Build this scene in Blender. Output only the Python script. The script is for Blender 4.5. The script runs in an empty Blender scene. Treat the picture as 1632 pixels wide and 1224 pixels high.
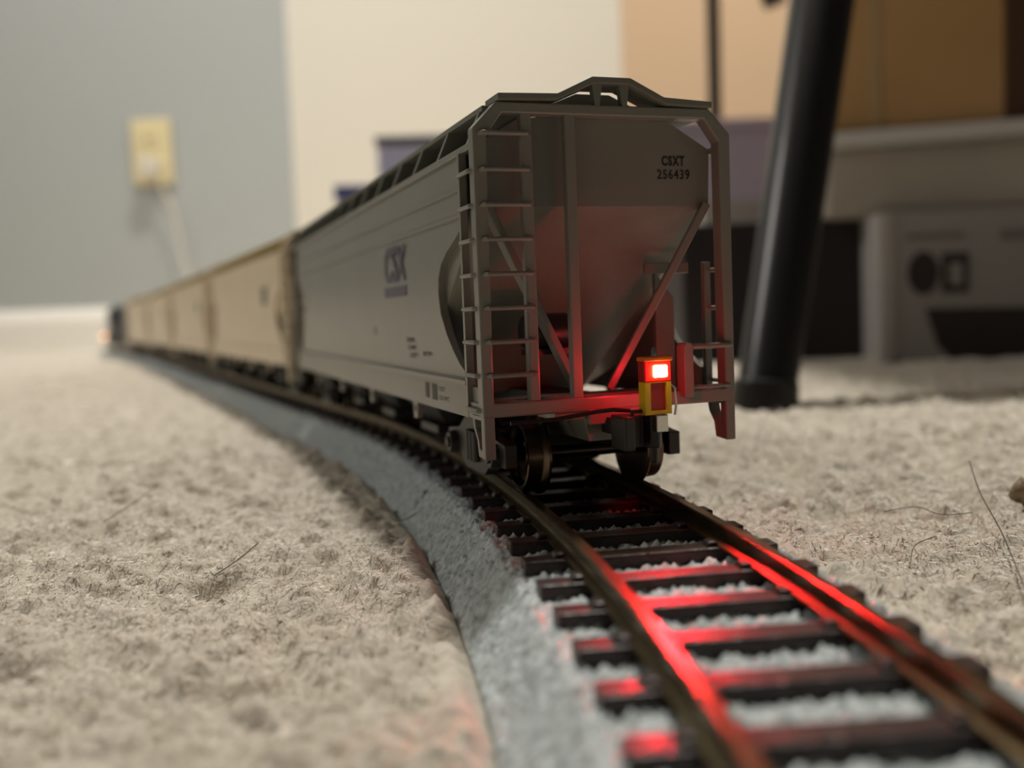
import bpy, math, random
import numpy as np
from mathutils import Vector, Matrix
S = 0.001                       # all lengths below are millimetres
rng = np.random.default_rng(7)
random.seed(7)
sc = bpy.context.scene
C = sc.collection

# ------------------------------------------------------------------ camera, world, lamps, exposure
F, PITCH, ROLL, CH = 1600.0, 0.0708, 0.0376, 24.75      # CH = lens height above the rail heads
fw = np.array([0, math.cos(PITCH), -math.sin(PITCH)]); R0 = np.array([1., 0, 0])
D0 = np.cross(fw, R0); D0 = D0 if D0[2] < 0 else -D0
RX = R0*math.cos(ROLL)+D0*math.sin(ROLL); DN = -R0*math.sin(ROLL)+D0*math.cos(ROLL)
cam = bpy.data.cameras.new('camera'); camo = bpy.data.objects.new('camera', cam); C.objects.link(camo)
cam.sensor_width = 36; cam.lens = F/1632*36; cam.clip_start = 0.002; cam.clip_end = 50
mw = Matrix.Identity(4)
for i in range(3):
    mw[i][0] = RX[i]; mw[i][1] = -DN[i]; mw[i][2] = -fw[i]
mw[2][3] = CH*S
camo.matrix_world = mw
cam.dof.use_dof = True; cam.dof.focus_distance = 0.131; cam.dof.aperture_fstop = 15.5
sc.camera = camo
w = bpy.data.worlds.new('world'); sc.world = w; w.use_nodes = True
w.node_tree.nodes['Background'].inputs[0].default_value = (1, .93, .84, 1)
w.node_tree.nodes['Background'].inputs[1].default_value = 0.02
sc.view_settings.view_transform = 'Standard'; sc.view_settings.look = 'None'
sc.view_settings.gamma = 1; sc.view_settings.exposure = 0.0

def area(name, loc, tgt, size, watts, col):
    l = bpy.data.lights.new(name, 'AREA'); l.shape = 'DISK'; l.size = size*S; l.energy = watts; l.color = col
    o = bpy.data.objects.new(name, l); C.objects.link(o); o.location = Vector(loc)*S
    o.rotation_euler = (Vector(tgt)-Vector(loc)).to_track_quat('-Z', 'Y').to_euler(); return o
area('ceiling_lamp_light', (95, 1080, 2300), (0, 300, 0), 200, 46, (1, .955, .88))
area('side_fill_light', (-1500, 500, 1300), (0, 400, 0), 500, 8, (1, .95, .88))  # added fill from the left, brightens the car sides
rl_ = area('wall_fill_light', (-900, 900, 1900), (-300, 1800, 300), 500, 2.1, (1, .98, .95)); rl_.data.spread = 1.3  # added fill, aimed at the far wall to brighten it
hl_ = area('warm_wall_light', (700, 1100, 1900), (350, 1560, 300), 400, 2.6, (1, .9, .78)); hl_.data.spread = 1.0  # warm light aimed at the tan wall

# ------------------------------------------------------------------ materials
def srgb(*c): return tuple(((v/255)/12.92 if v/255 <= .04045 else ((v/255+.055)/1.055)**2.4) for v in c)+(1,)
def mat(name, col, rough=.5, metal=0, col2=None, scale=300, bump=0, bscale=None, spec=.5, sheen=0, detail=4, lo=.35, hi=.65, coat=0):
    m = bpy.data.materials.new(name); m.use_nodes = True; n = m.node_tree.nodes; L = m.node_tree.links
    b = n['Principled BSDF']; b.inputs['Base Color'].default_value = col
    b.inputs['Roughness'].default_value = rough; b.inputs['Metallic'].default_value = metal
    b.inputs['Specular IOR Level'].default_value = spec
    b.inputs['Sheen Weight'].default_value = sheen; b.inputs['Coat Weight'].default_value = coat
    tc = n.new('ShaderNodeTexCoord')
    if col2:
        t = n.new('ShaderNodeTexNoise'); t.inputs['Scale'].default_value = scale; t.inputs['Detail'].default_value = detail
        L.new(tc.outputs['Object'], t.inputs['Vector'])
        r = n.new('ShaderNodeValToRGB'); r.color_ramp.elements[0].color = col; r.color_ramp.elements[1].color = col2
        r.color_ramp.elements[0].position = lo; r.color_ramp.elements[1].position = hi
        L.new(t.outputs['Fac'], r.inputs['Fac']); L.new(r.outputs['Color'], b.inputs['Base Color'])
    if bump:
        t2 = n.new('ShaderNodeTexNoise'); t2.inputs['Scale'].default_value = bscale or scale; t2.inputs['Detail'].default_value = 5
        L.new(tc.outputs['Object'], t2.inputs['Vector'])
        bp = n.new('ShaderNodeBump'); bp.inputs['Strength'].default_value = bump; bp.inputs['Distance'].default_value = .0004
        L.new(t2.outputs['Fac'], bp.inputs['Height']); L.new(bp.outputs['Normal'], b.inputs['Normal'])
    return m
def emit(name, col, st):
    m = bpy.data.materials.new(name); m.use_nodes = True; n = m.node_tree.nodes; b = n['Principled BSDF']
    b.inputs['Base Color'].default_value = col; b.inputs['Emission Color'].default_value = col; b.inputs['Emission Strength'].default_value = st
    return m
M = {}
M['grey'] = mat('grey_plastic', srgb(116, 114, 106), .33, col2=srgb(121, 119, 111), scale=60, bump=.06, bscale=1500)
M['greyroof'] = mat('grey_roof_plastic', srgb(104, 106, 96), .5, bump=.06, bscale=1500)
M['tan'] = mat('tan_plastic', srgb(218, 204, 178), .5, col2=srgb(224, 210, 186), scale=60)
M['tanroof'] = mat('tan_roof_plastic', srgb(200, 184, 140), .5)
M['black'] = mat('black_plastic', srgb(30, 27, 26), .42, bump=.1, bscale=1200)
M['darkmetal'] = mat('dark_metal', srgb(62, 56, 52), .3, 1)
M['wheel'] = mat('wheel_metal', srgb(96, 84, 70), .28, 1, col2=srgb(76, 62, 52), scale=300)
M['navy'] = mat('navy_ink', srgb(80, 77, 96), .5)
M['ink'] = mat('black_ink', srgb(26, 22, 22), .5)
M['yellow'] = mat('yellow_plastic', srgb(232, 186, 20), .4)
M['orange'] = mat('orange_plastic', srgb(240, 110, 20), .4)
M['redplate'] = mat('red_plate', srgb(170, 20, 20), .4)
M['silver'] = mat('silver_metal', srgb(200, 196, 190), .3, 1)
M['led'] = emit('led_glow', (1, .62, .25, 1), 30); M['lens'] = emit('red_lens_glow', (1, .006, .003, 1), 1.6)
M['head'] = emit('headlight_glow', (1, .42, .15, 1), 3.5)
M['tie'] = mat('tie_plastic', srgb(46, 33, 31), .38, col2=srgb(60, 44, 41), scale=500, bump=.5, bscale=900)
M['rail'] = mat('rail_metal', srgb(128, 116, 88), .3, 1, col2=srgb(104, 92, 68), scale=200, bump=.1, bscale=700)
M['ballast'] = mat('ballast_grey', srgb(150, 159, 160), .42, col2=srgb(196, 204, 205), scale=900, bump=.8, bscale=1400, detail=2)
M['carpet'] = mat('carpet_beige', srgb(196, 187, 171), .9, col2=srgb(216, 208, 194), scale=220, bump=1, bscale=900, sheen=.3, spec=.2)
M['wallgrey'] = mat('grey_wall_paint', srgb(172, 176, 174), .8, bump=.05, bscale=200)
M['wallcream'] = mat('cream_wall_paint', srgb(238, 231, 216), .8, bump=.05, bscale=200)
M['walltan'] = mat('warm_lit_tan_wall', srgb(226, 196, 162), .8, bump=.05, bscale=200)  # tan wall, with the warm light on it put into the colour
M['trim'] = mat('white_trim_paint', srgb(240, 236, 228), .5)
M['almond'] = mat('almond_plastic', srgb(226, 212, 168), .4); M['almonddark'] = mat('brown_slot', srgb(60, 52, 40), .6)
M['cord'] = mat('white_cord', srgb(214, 208, 192), .5)
M['leg'] = mat('black_leg_paint', srgb(28, 26, 26), .35, coat=.2)
M['lav'] = mat('lavender_plastic', srgb(232, 229, 238), .5); M['purple'] = mat('purple_plastic', srgb(196, 188, 210), .5, col2=srgb(214, 196, 214), scale=12)
M['lid'] = mat('dark_lid', srgb(104, 102, 112), .5); M['blue'] = mat('blue_lid', srgb(88, 96, 150), .5)
M['card'] = mat('cardboard', srgb(176, 138, 90), .8, col2=srgb(186, 148, 100), scale=15); M['carddark'] = mat('cardboard_tape', srgb(176, 150, 112), .4)
M['brown'] = mat('box_side_shade', srgb(74, 48, 28), .6)  # shade on the cardboard box's right side, put into the colour
M['tub'] = mat('clear_grey_plastic', srgb(170, 162, 150), .3, col2=srgb(190, 182, 168), scale=8); M['tubrim'] = mat('grey_rim_plastic', srgb(208, 204, 200), .35)
M['dbox'] = mat('black_carton', srgb(34, 24, 26), .5); M['wbox'] = mat('white_carton', srgb(164, 160, 157), .6)
M['wedge'] = mat('white_carton_edge', srgb(186, 182, 180), .6); M['print'] = mat('dark_print', srgb(48, 36, 36), .5)
M['hair'] = mat('brown_hair', srgb(92, 80, 66), .4); M['crumb'] = mat('crumb_brown', srgb(150, 134, 104), .7, col2=srgb(80, 66, 44), scale=300, bump=1)

# ------------------------------------------------------------------ mesh helpers
class MB:
    def __init__(s): s.v = []; s.f = []
    def add(s, vs, fs):
        o = len(s.v); s.v += [tuple(p) for p in vs]; s.f += [tuple(o+i for i in f) for f in fs]; return s
    def box(s, x0, x1, y0, y1, z0, z1):
        vs = [(x, y, z) for z in (z0, z1) for y in (y0, y1) for x in (x0, x1)]
        return s.add(vs, [(0, 2, 3, 1), (4, 5, 7, 6), (0, 1, 5, 4), (2, 6, 7, 3), (0, 4, 6, 2), (1, 3, 7, 5)])
    def prism(s, pts, axis, a, b):
        """polygon pts in the two other axes, extruded along axis from a to b"""
        n = len(pts)
        def P(u, v, t): return {'x': (t, u, v), 'y': (u, t, v), 'z': (u, v, t)}[axis]
        vs = [P(u, v, a) for u, v in pts]+[P(u, v, b) for u, v in pts]
        return s.add(vs, [tuple(range(n)), tuple(reversed(range(n, 2*n)))]+[(i, n+i, n+(i+1) % n, (i+1) % n) for i in range(n)])
    def frame(s, outer, inner, axis, a, b):
        """closed band between two outlines with the same number of points"""
        n = len(outer)
        def P(u, v, t): return {'x': (t, u, v), 'y': (u, t, v), 'z': (u, v, t)}[axis]
        vs = [P(u, v, a) for u, v in outer]+[P(u, v, a) for u, v in inner]+[P(u, v, b) for u, v in outer]+[P(u, v, b) for u, v in inner]
        fs = []
        for i in range(n):
            j = (i+1) % n
            fs += [(i, j, n+j, n+i), (2*n+i, 3*n+i, 3*n+j, 2*n+j), (i, 2*n+i, 2*n+j, j), (n+i, n+j, 3*n+j, 3*n+i)]
        return s.add(vs, fs)
    def beam(s, p, q, w, t, up=(0, 0, 1)):
        p = Vector(p); q = Vector(q); d = (q-p).normalized(); a = d.cross(Vector(up)).normalized(); b = a.cross(d)
        vs = [e+a*sx*w/2+b*sz*t/2 for e in (p, q) for sx, sz in ((-1, -1), (1, -1), (1, 1), (-1, 1))]
        return s.add(vs, [(0, 1, 2, 3), (7, 6, 5, 4)]+[(i, 4+i, 4+(i+1) % 4, (i+1) % 4) for i in range(4)])
    def cyl(s, p, q, r, r2=None, n=20):
        r2 = r if r2 is None else r2
        p = Vector(p); q = Vector(q); d = (q-p).normalized()
        a = d.cross(Vector((0, 0, 1)) if abs(d.z) < .9 else Vector((1, 0, 0))).normalized(); b = d.cross(a)
        vs = [e+(a*math.cos(2*math.pi*i/n)+b*math.sin(2*math.pi*i/n))*rr for e, rr in ((p, r), (q, r2)) for i in range(n)]
        return s.add(vs, [tuple(range(n)), tuple(reversed(range(n, 2*n)))]+[(i, n+i, n+(i+1) % n, (i+1) % n) for i in range(n)])
    def tube(s, pts, r, n=8):
        pts = [Vector(p) for p in pts]; rings = []; a = None
        rs = r if isinstance(r, (list, tuple)) else [r]*len(pts)
        for i, p in enumerate(pts):
            d = (pts[min(i+1, len(pts)-1)]-pts[max(i-1, 0)]).normalized()
            if a is None: a = d.cross(Vector((0, 0, 1)) if abs(d.z) < .9 else Vector((1, 0, 0)))
            a = (a-d*a.dot(d)).normalized(); b = d.cross(a)
            rings.append([p+(a*math.cos(2*math.pi*k/n)+b*math.sin(2*math.pi*k/n))*rs[i] for k in range(n)])
        vs = [v for r_ in rings for v in r_]; m = len(pts)
        fs = [(i*n+k, (i+1)*n+k, (i+1)*n+(k+1) % n, i*n+(k+1) % n) for i in range(m-1) for k in range(n)]
        return s.add(vs, fs+[tuple(range(n)), tuple(reversed(range((m-1)*n, m*n)))])
    def lathe(s, prof, c, axis='x', n=32):
        """prof: (position along axis, radius)"""
        vs = []
        for t, r in prof:
            for k in range(n):
                u, v = r*math.cos(2*math.pi*k/n), r*math.sin(2*math.pi*k/n)
                vs.append({'x': (c[0]+t, c[1]+u, c[2]+v), 'y': (c[0]+u, c[1]+t, c[2]+v), 'z': (c[0]+u, c[1]+v, c[2]+t)}[axis])
        m = len(prof)
        fs = [(i*n+k, (i+1)*n+k, (i+1)*n+(k+1) % n, i*n+(k+1) % n) for i in range(m-1) for k in range(n)]
        return s.add(vs, fs+[tuple(range(n)), tuple(reversed(range((m-1)*n, m*n)))])
    def build(s, name, m, parent=None, bevel=0, smooth=False, label=None):
        me = bpy.data.meshes.new(name); me.from_pydata([(x*S, y*S, z*S) for x, y, z in s.v], [], s.f)
        import bmesh
        bm = bmesh.new(); bm.from_mesh(me); bmesh.ops.recalc_face_normals(bm, faces=bm.faces); bm.to_mesh(me); bm.free()
        me.materials.append(m); o = bpy.data.objects.new(name, me); C.objects.link(o)
        if parent: o.parent = parent
        if smooth:
            me.polygons.foreach_set('use_smooth', [True]*len(me.polygons))
            try: me.set_sharp_from_angle(angle=math.radians(38))
            except Exception: pass
        if bevel:
            b = o.modifiers.new('bevel', 'BEVEL'); b.width = bevel*S; b.segments = 2; b.limit_method = 'ANGLE'; b.angle_limit = math.radians(40)
        if label: o['label'] = label
        return o
def npmesh(name, verts, faces, m, parent=None, smooth=True):
    """verts Nx3 mm, faces Mx4"""
    me = bpy.data.meshes.new(name); verts = np.asarray(verts, dtype=np.float32)*S; faces = np.asarray(faces, dtype=np.int32)
    k = faces.shape[1]
    me.vertices.add(len(verts)); me.vertices.foreach_set('co', verts.ravel())
    me.loops.add(faces.size); me.loops.foreach_set('vertex_index', faces.ravel())
    me.polygons.add(len(faces)); me.polygons.foreach_set('loop_start', np.arange(0, faces.size, k, dtype=np.int32))
    me.polygons.foreach_set('loop_total', np.full(len(faces), k, dtype=np.int32))
    me.polygons.foreach_set('use_smooth', np.full(len(faces), smooth))
    me.update(calc_edges=True); me.validate(); me.materials.append(m)
    o = bpy.data.objects.new(name, me); C.objects.link(o)
    if parent: o.parent = parent
    return o
def tag(o, label=None, cat=None, group=None, kind=None):
    for k, v in (('label', label), ('category', cat), ('group', group), ('kind', kind)):
        if v: o[k] = v
    return o
def empty(name, loc=(0, 0, 0), rz=0):
    o = bpy.data.objects.new(name, None); C.objects.link(o); o.location = Vector(loc)*S; o.rotation_euler = (0, 0, rz); o.empty_display_size = .01
    return o
def copy_tree(o, parent=None):
    c = o.copy(); C.objects.link(c); c.parent = parent
    for ch in list(o.children): copy_tree(ch, c)
    return c
def lettering(text, size, m, parent, origin, right, up, bold=0, shear=0, name='lettering', width=None, space=1.0):
    cu = bpy.data.curves.new('t', 'FONT'); cu.body = text; cu.size = size; cu.extrude = .02; cu.offset = bold; cu.shear = shear; cu.space_character = space
    o = bpy.data.objects.new('t', cu); C.objects.link(o)
    dg = bpy.context.evaluated_depsgraph_get(); me = bpy.data.meshes.new_from_object(o.evaluated_get(dg))
    bpy.data.objects.remove(o); right = Vector(right); up = Vector(up); nrm = right.cross(up); origin = Vector(origin)
    xs = [v.co.x for v in me.vertices]; k = width/(max(xs)-min(xs)) if width else 1; x0 = min(xs)
    for v in me.vertices: v.co = (origin+right*(v.co.x-x0)*k+up*v.co.y+nrm*v.co.z)*S
    me.materials.clear(); me.materials.append(m); o = bpy.data.objects.new(name, me); C.objects.link(o); o.parent = parent
    return o

# ------------------------------------------------------------------ noise
def _h(ix, iy, s):
    x = (ix.astype(np.int64)*374761393+iy.astype(np.int64)*668265263+s*2147483647) & 0xffffffff
    x = ((x ^ (x >> 13))*1274126177) & 0xffffffff
    return ((x ^ (x >> 16)) & 0xffffff)/float(0xffffff)
def vnoise(x, y, s=0):
    ix = np.floor(x); iy = np.floor(y); fx = x-ix; fy = y-iy; fx = fx*fx*(3-2*fx); fy = fy*fy*(3-2*fy)
    a = _h(ix, iy, s); b = _h(ix+1, iy, s); c = _h(ix, iy+1, s); d = _h(ix+1, iy+1, s)
    return (a*(1-fx)+b*fx)*(1-fy)+(c*(1-fx)+d*fx)*fy
def worley(x, y, s=0):
    ix = np.floor(x); iy = np.floor(y); best = np.full(x.shape, 9.); idv = np.zeros(x.shape)
    for dx in (-1, 0, 1):
        for dy in (-1, 0, 1):
            cx = ix+dx; cy = iy+dy; px = cx+_h(cx, cy, s+1); py = cy+_h(cx, cy, s+2)
            d = (x-px)**2+(y-py)**2; m_ = d < best; best = np.where(m_, d, best); idv = np.where(m_, _h(cx, cy, s+3), idv)
    return np.sqrt(best), idv

# ------------------------------------------------------------------ the line the track follows
ds = 1.0
def build_path():
    # anchor: rear truck of the grey car (x, y) with its heading to the left of straight ahead
    def curv(s):                       # degrees per mm
        if s < 118: return 1/640.
        if s < 700: return 0.00002
        return 0.00022
    pts = {}
    x, y, a = 6.8, 153.0, math.radians(12.8)
    for i in range(0, 1320):
        pts[i] = (x, y, a); x -= math.sin(a)*ds; y += math.cos(a)*ds; a += curv(i)*ds
    x, y, a = 6.8, 153.0, math.radians(12.8)
    for i in range(-1, -351, -1):
        a -= ds/640.; x += math.sin(a)*ds; y -= math.cos(a)*ds; pts[i] = (x, y, a)
    return pts
PT = build_path(); SMIN, SMAX = min(PT), max(PT)
PA = np.array([PT[i] for i in range(SMIN, SMAX+1)])
def at(s, off=0.):
    s = np.asarray(s, float)
    k = np.arange(SMIN, SMAX+1)
    x = np.interp(s, k, PA[:, 0]); y = np.interp(s, k, PA[:, 1]); a = np.interp(s, k, PA[:, 2])
    return x+np.cos(a)*off, y+np.sin(a)*off, a
def path_offset(x, y):
    """distance from the track's centre line, for arrays"""
    P = PA[::4, :2]; out = np.full(x.shape, 1e9)
    fl = out.ravel(); xf = x.ravel(); yf = y.ravel()
    for i in range(0, len(xf), 40000):
        dd = (xf[i:i+40000, None]-P[None, :, 0])**2+(yf[i:i+40000, None]-P[None, :, 1])**2
        fl[i:i+40000] = np.sqrt(dd.min(1))
    return fl.reshape(x.shape)
TOPW, FOOTW, BZ, FZ = 15.8, 21.5, -3.7, -10.2     # roadbed: top half width, foot half width, top level, foot level

# ------------------------------------------------------------------ floor, pile
CARPET = -8.6
def carpet_h(x, y, off=None):
    d1, i1 = worley(x/6.0+.6*vnoise(x/7, y/7, 5), y/6.0+.6*vnoise(x/7, y/7, 6), 11)
    d2, i2 = worley(x/2.1, y/2.1, 21)
    pit = np.clip(vnoise(x/9, y/9, 31)*.6+vnoise(x/4.5, y/4.5, 32)*.4-.58, 0, 1)
    z = CARPET-.1+2.3*(1-d1)*(.35+.9*i1)-1.3+.8*(1-d2)*(.5+i2)+1.6*(vnoise(x/16, y/16, 3)-.5)+.9*(vnoise(x/1.1, y/1.1, 4)-.5)-10*pit
    z = z+4.*(vnoise(x/140, y/140, 8)-.5)*np.clip((y-250)/300, 0, 1)
    return z
def graded(a, b, lo, hi, fine, grow=1.035, mx=18):
    mid = list(np.arange(lo, hi, fine)); up = [hi]; st = fine
    while up[-1] < b: st = min(st*grow, mx); up.append(up[-1]+st)
    dn = [lo]; st = fine
    while dn[-1] > a: st = min(st*grow, mx); dn.append(dn[-1]-st)
    return np.array(dn[::-1][:-1]+mid+up)
gx = graded(-2100, 2300, -95, 150, .55); gy = graded(-600, 2600, 48, 250, .55)
GX, GY = np.meshgrid(gx, gy); GO = path_offset(GX, GY)
GZ = carpet_h(GX, GY)
pileh = GZ.copy()
shoulder = np.clip((GO-FOOTW+.6)/3.0, 0, 1); GZ = GZ*shoulder+(-11.5)*(1-shoulder)
ny, nx = GX.shape
idx = np.arange(nx*ny).reshape(ny, nx)
fcs = np.stack([idx[:-1, :-1], idx[:-1, 1:], idx[1:, 1:], idx[1:, :-1]], -1).reshape(-1, 4)
fl = npmesh('floor', np.stack([GX, GY, GZ], -1).reshape(-1, 3), fcs, M['carpet']); tag(fl, 'beige carpeted floor', kind='structure')

def fibres(n, xr, yr, length, width, seed, lift=.25):
    r = np.random.default_rng(seed)
    x = r.uniform(*xr, n); y = yr[0]+(yr[1]-yr[0])*r.uniform(0, 1, n)**1.15
    off = path_offset(x, y); k = (off > FOOTW+3.6) & ((x-80)**2+(y-320)**2 > 22**2) & ~((y > 470) & (x > 105)); x = x[k]; y = y[k]; n = len(x)
    z = carpet_h(x, y)-.12
    th = r.uniform(0, 2*np.pi, n); L = length*r.uniform(.5, 1.3, n); seg = 4
    pos = np.stack([x, y, z], 1); W = width*r.uniform(.6, 1.3, n); el = r.uniform(.1, 1.4, n)
    V = []
    curl = r.normal(0, .7, n); drop = r.uniform(.15, .6, n)
    for s_ in range(seg+1):
        d = np.stack([np.cos(th)*np.cos(el), np.sin(th)*np.cos(el), np.sin(el)*lift*4*.5], 1)
        side = np.stack([-np.sin(th), np.cos(th), .6*np.ones(n)], 1); side /= np.linalg.norm(side, axis=1)[:, None]
        ww = (W*(1-.15*s_))[:, None]/2
        V.append(pos-side*ww); V.append(pos+side*ww)
        pos = pos+d*(L/seg)[:, None]; th = th+curl; el = el-drop
    V = np.stack(V, 1)                       # n, 2(seg+1), 3
    b = (np.arange(n)*2*(seg+1))[:, None]
    Fq = np.concatenate([b+np.array([[2*i, 2*i+1, 2*i+3, 2*i+2]]) for i in range(seg)], 0)
    return V.reshape(-1, 3), Fq
def fibmat():
    m = mat('carpet_fibre', srgb(205, 193, 174), .38, spec=.6, sheen=.2)
    n = m.node_tree.nodes; L = m.node_tree.links
    g = n.new('ShaderNodeNewGeometry'); r = n.new('ShaderNodeValToRGB'); e = r.color_ramp.elements
    e[0].color = srgb(188, 178, 162); e[1].color = srgb(238, 231, 218)
    L.new(g.outputs['Random Per Island'], r.inputs['Fac']); L.new(r.outputs['Color'], n['Principled BSDF'].inputs['Base Color'])
    return m
v1, f1 = fibres(230000, (-88, 150), (50, 250), 2.0, .12, 1)
v2, f2 = fibres(90000, (-330, 420), (230, 900), 4.2, .34, 2)
pile = npmesh('carpet_pile', np.concatenate([v1, v2]), np.concatenate([f1, f2+len(v1)]), fibmat())
tag(pile, 'beige carpet pile of matted curly fibres beside the track', 'carpet', kind='stuff')

# ------------------------------------------------------------------ track sections
def tie_mesh():
    b = MB()
    b.box(-14.6, 14.6, -1.55, 1.55, BZ-.6, -2.35)
    for sx in (-1, 1):
        for q in (-1, 1):
            c = sx*8.8+q*1.75
            b.prism([(c-.75, -2.4), (c+.75, -2.4), (c+.5, -1.75), (c-.5, -1.75)], 'y', -.95, .95)
    return b
tie0 = None
RAILP = [(-1.35, -2.4), (1.35, -2.4), (1.3, -2.1), (.42, -1.75), (.38, -1.05), (.72, -.8), (.74, -.15), (.55, 0), (-.55, 0), (-.74, -.15), (-.72, -.8), (-.38, -1.05), (-.42, -1.75), (-1.3, -2.1)]
def sweep(prof, s0, s1, step, off):
    s = np.arange(s0, s1+step*.5, step); vs = []; n = len(prof)
    for t in s:
        for u, z in prof:
            x, y, a = at(t, off+u); vs.append((float(x), float(y), z))
    m = len(s)
    fs = [(i*n+k, (i+1)*n+k, (i+1)*n+(k+1) % n, i*n+(k+1) % n) for i in range(m-1) for k in range(n)]
    return MB().add(vs, fs+[tuple(range(n)), tuple(reversed(range((m-1)*n, m*n)))])
sec_labels = ['nearest piece of curved track with grey ballast, lit red between its rails', 'piece of track on grey ballast under the grey hopper car',
              'piece of track under the first tan hopper car ahead of the grey one', 'piece of track under the second tan hopper car ahead of the grey one',
              'piece of track under the third tan hopper car ahead of the grey one', 'piece of track under the tan hopper car behind the dark locomotive',
              'farthest piece of track, under the dark locomotive']
bounds = [-222, 24, 172, 365, 558, 751, 944, 1200]
TIE = 9.9
tie_i = 0
for k in range(len(bounds)-1):
    s0, s1 = bounds[k], bounds[k+1]
    if s1-s0 < 10: continue
    t = empty('model_track'); tag(t, sec_labels[k], 'track', 'pieces of the model railway line')
    fine = .33 if k < 2 else (1.5 if k < 3 else 4.)
    us = np.concatenate([np.arange(-FOOTW, FOOTW+.01, fine)]); ss = np.arange(max(s0, -215), s1-.2, fine)
    U, SS = np.meshgrid(us, ss); X, Y, A = at(SS, 0); X = X+np.cos(A)*U; Y = Y+np.sin(A)*U
    au = np.abs(U); slope = np.clip((au-TOPW)/(FOOTW-TOPW), 0, 1)
    Z = BZ+(FZ-BZ)*slope**1.0
    dd, ii = worley((X+Z*.7)/1.0, (Y-Z*.3)/1.0, 41)
    amp = 1.0 if fine < 1 else .15
    Z = Z+amp*(1-dd*1.2)*(.35+.8*ii)-.45+.25*(vnoise(X/3, Y/3, 44)-.5)
    r_, c_ = X.shape
    top = np.stack([X, Y, Z], -1).reshape(-1, 3); ix = np.arange(r_*c_).reshape(r_, c_)
    fq = np.stack([ix[:-1, :-1], ix[:-1, 1:], ix[1:, 1:], ix[1:, :-1]], -1).reshape(-1, 4)
    # closed underside
    e = len(top); rows = np.stack([ix[:, 0], ix[:, -1]], 1); bot = top[rows.ravel()].copy(); bot[:, 2] = FZ-.8
    bi = np.arange(2*r_).reshape(r_, 2)+e
    fb = np.concatenate([np.stack([bi[:-1, 1], bi[:-1, 0], bi[1:, 0], bi[1:, 1]], -1), np.stack([ix[1:, 0], bi[1:, 0], bi[:-1, 0], ix[:-1, 0]], -1), np.stack([ix[:-1, -1], bi[:-1, 1], bi[1:, 1], ix[1:, -1]], -1)])
    npmesh('ballast_roadbed', np.concatenate([top, bot]), np.concatenate([fq, fb]), M['ballast'], t)
    for off in (-8.85, 8.85):
        sweep(RAILP, max(s0, -215)+.15, s1-.15, 4, off).build('rail', M['rail'], t, smooth=True)
    while tie_i*TIE-211 < s1-3:
        s = tie_i*TIE-211; tie_i += 1
        x, y, a = at(s)
        if tie0 is None: tie0 = tie_mesh().build('tie', M['tie'], t, bevel=.22); o = tie0
        else: o = tie0.copy(); C.objects.link(o); o.parent = t
        o.location = (float(x)*S, float(y)*S, 0); o.rotation_euler = (0, 0, float(a)+random.uniform(-.006, .006))

# ------------------------------------------------------------------ hopper cars
L_ = 184.0
YE = [(11, 7), (15.9, 7), (16, 7.4), (17, 9.4), (18, 11.7), (20, 14.6), (22, 16.9), (25, 19.3), (28, 20), (30, 19.7), (32, 18.2), (33.5, 15.3), (35, 11), (36, 8.6), (37.2, 7.6), (60, 7.4)]
def ye(z): return float(np.interp(z, [a for a, b in YE], [b for a, b in YE]))
def side_profile():
    p = [(11.0, 18.3), (14.9, 18.3), (15.3, 18.6), (15.9, 18.6), (16.2, 17.75)]
    for z in (17, 18, 19, 20, 21, 22, 23.5, 25, 26.5, 28, 29, 30, 31, 32, 32.8, 33.5, 34.3, 35, 35.6, 36.2, 36.8): p.append((z, 17.75+.5*math.sin(math.pi*(z-16)/24)))
    p += [(37.5, 17.95), (37.6, 18.28), (38.05, 18.28), (38.15, 17.9), (41.0, 17.9), (41.1, 18.2), (41.5, 18.2), (41.6, 17.85), (45.8, 17.7), (45.9, 18.1), (46.5, 18.1)]
    return p
def side_sheet(sx):
    b = MB(); pr = side_profile(); N = 46; vs = []
    for z, x in pr:
        e = ye(z)
        for i in range(N+1): vs.append((sx*x, e+(L_-2*e)*i/N, z))
    m = len(pr); n = N+1; o = len(vs)
    for z, x in pr:
        e = ye(z)
        for i in range(N+1): vs.append((sx*(min(x, 17.6)-.6), e+(L_-2*e)*i/N, z))
    fs = []
    for j in range(m-1):
        for i in range(N): a = j*n+i; fs += [(a, a+1, a+n+1, a+n), (o+a, o+a+n, o+a+n+1, o+a+1)]
        fs += [(j*n, j*n+n, o+j*n+n, o+j*n), (j*n+N, o+j*n+N, o+j*n+n+N, j*n+n+N)]
    for i in range(N): fs += [(i, o+i, o+i+1, i+1), ((m-1)*n+i, (m-1)*n+i+1, o+(m-1)*n+i+1, o+(m-1)*n+i)]
    return b.add(vs, fs)
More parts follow.
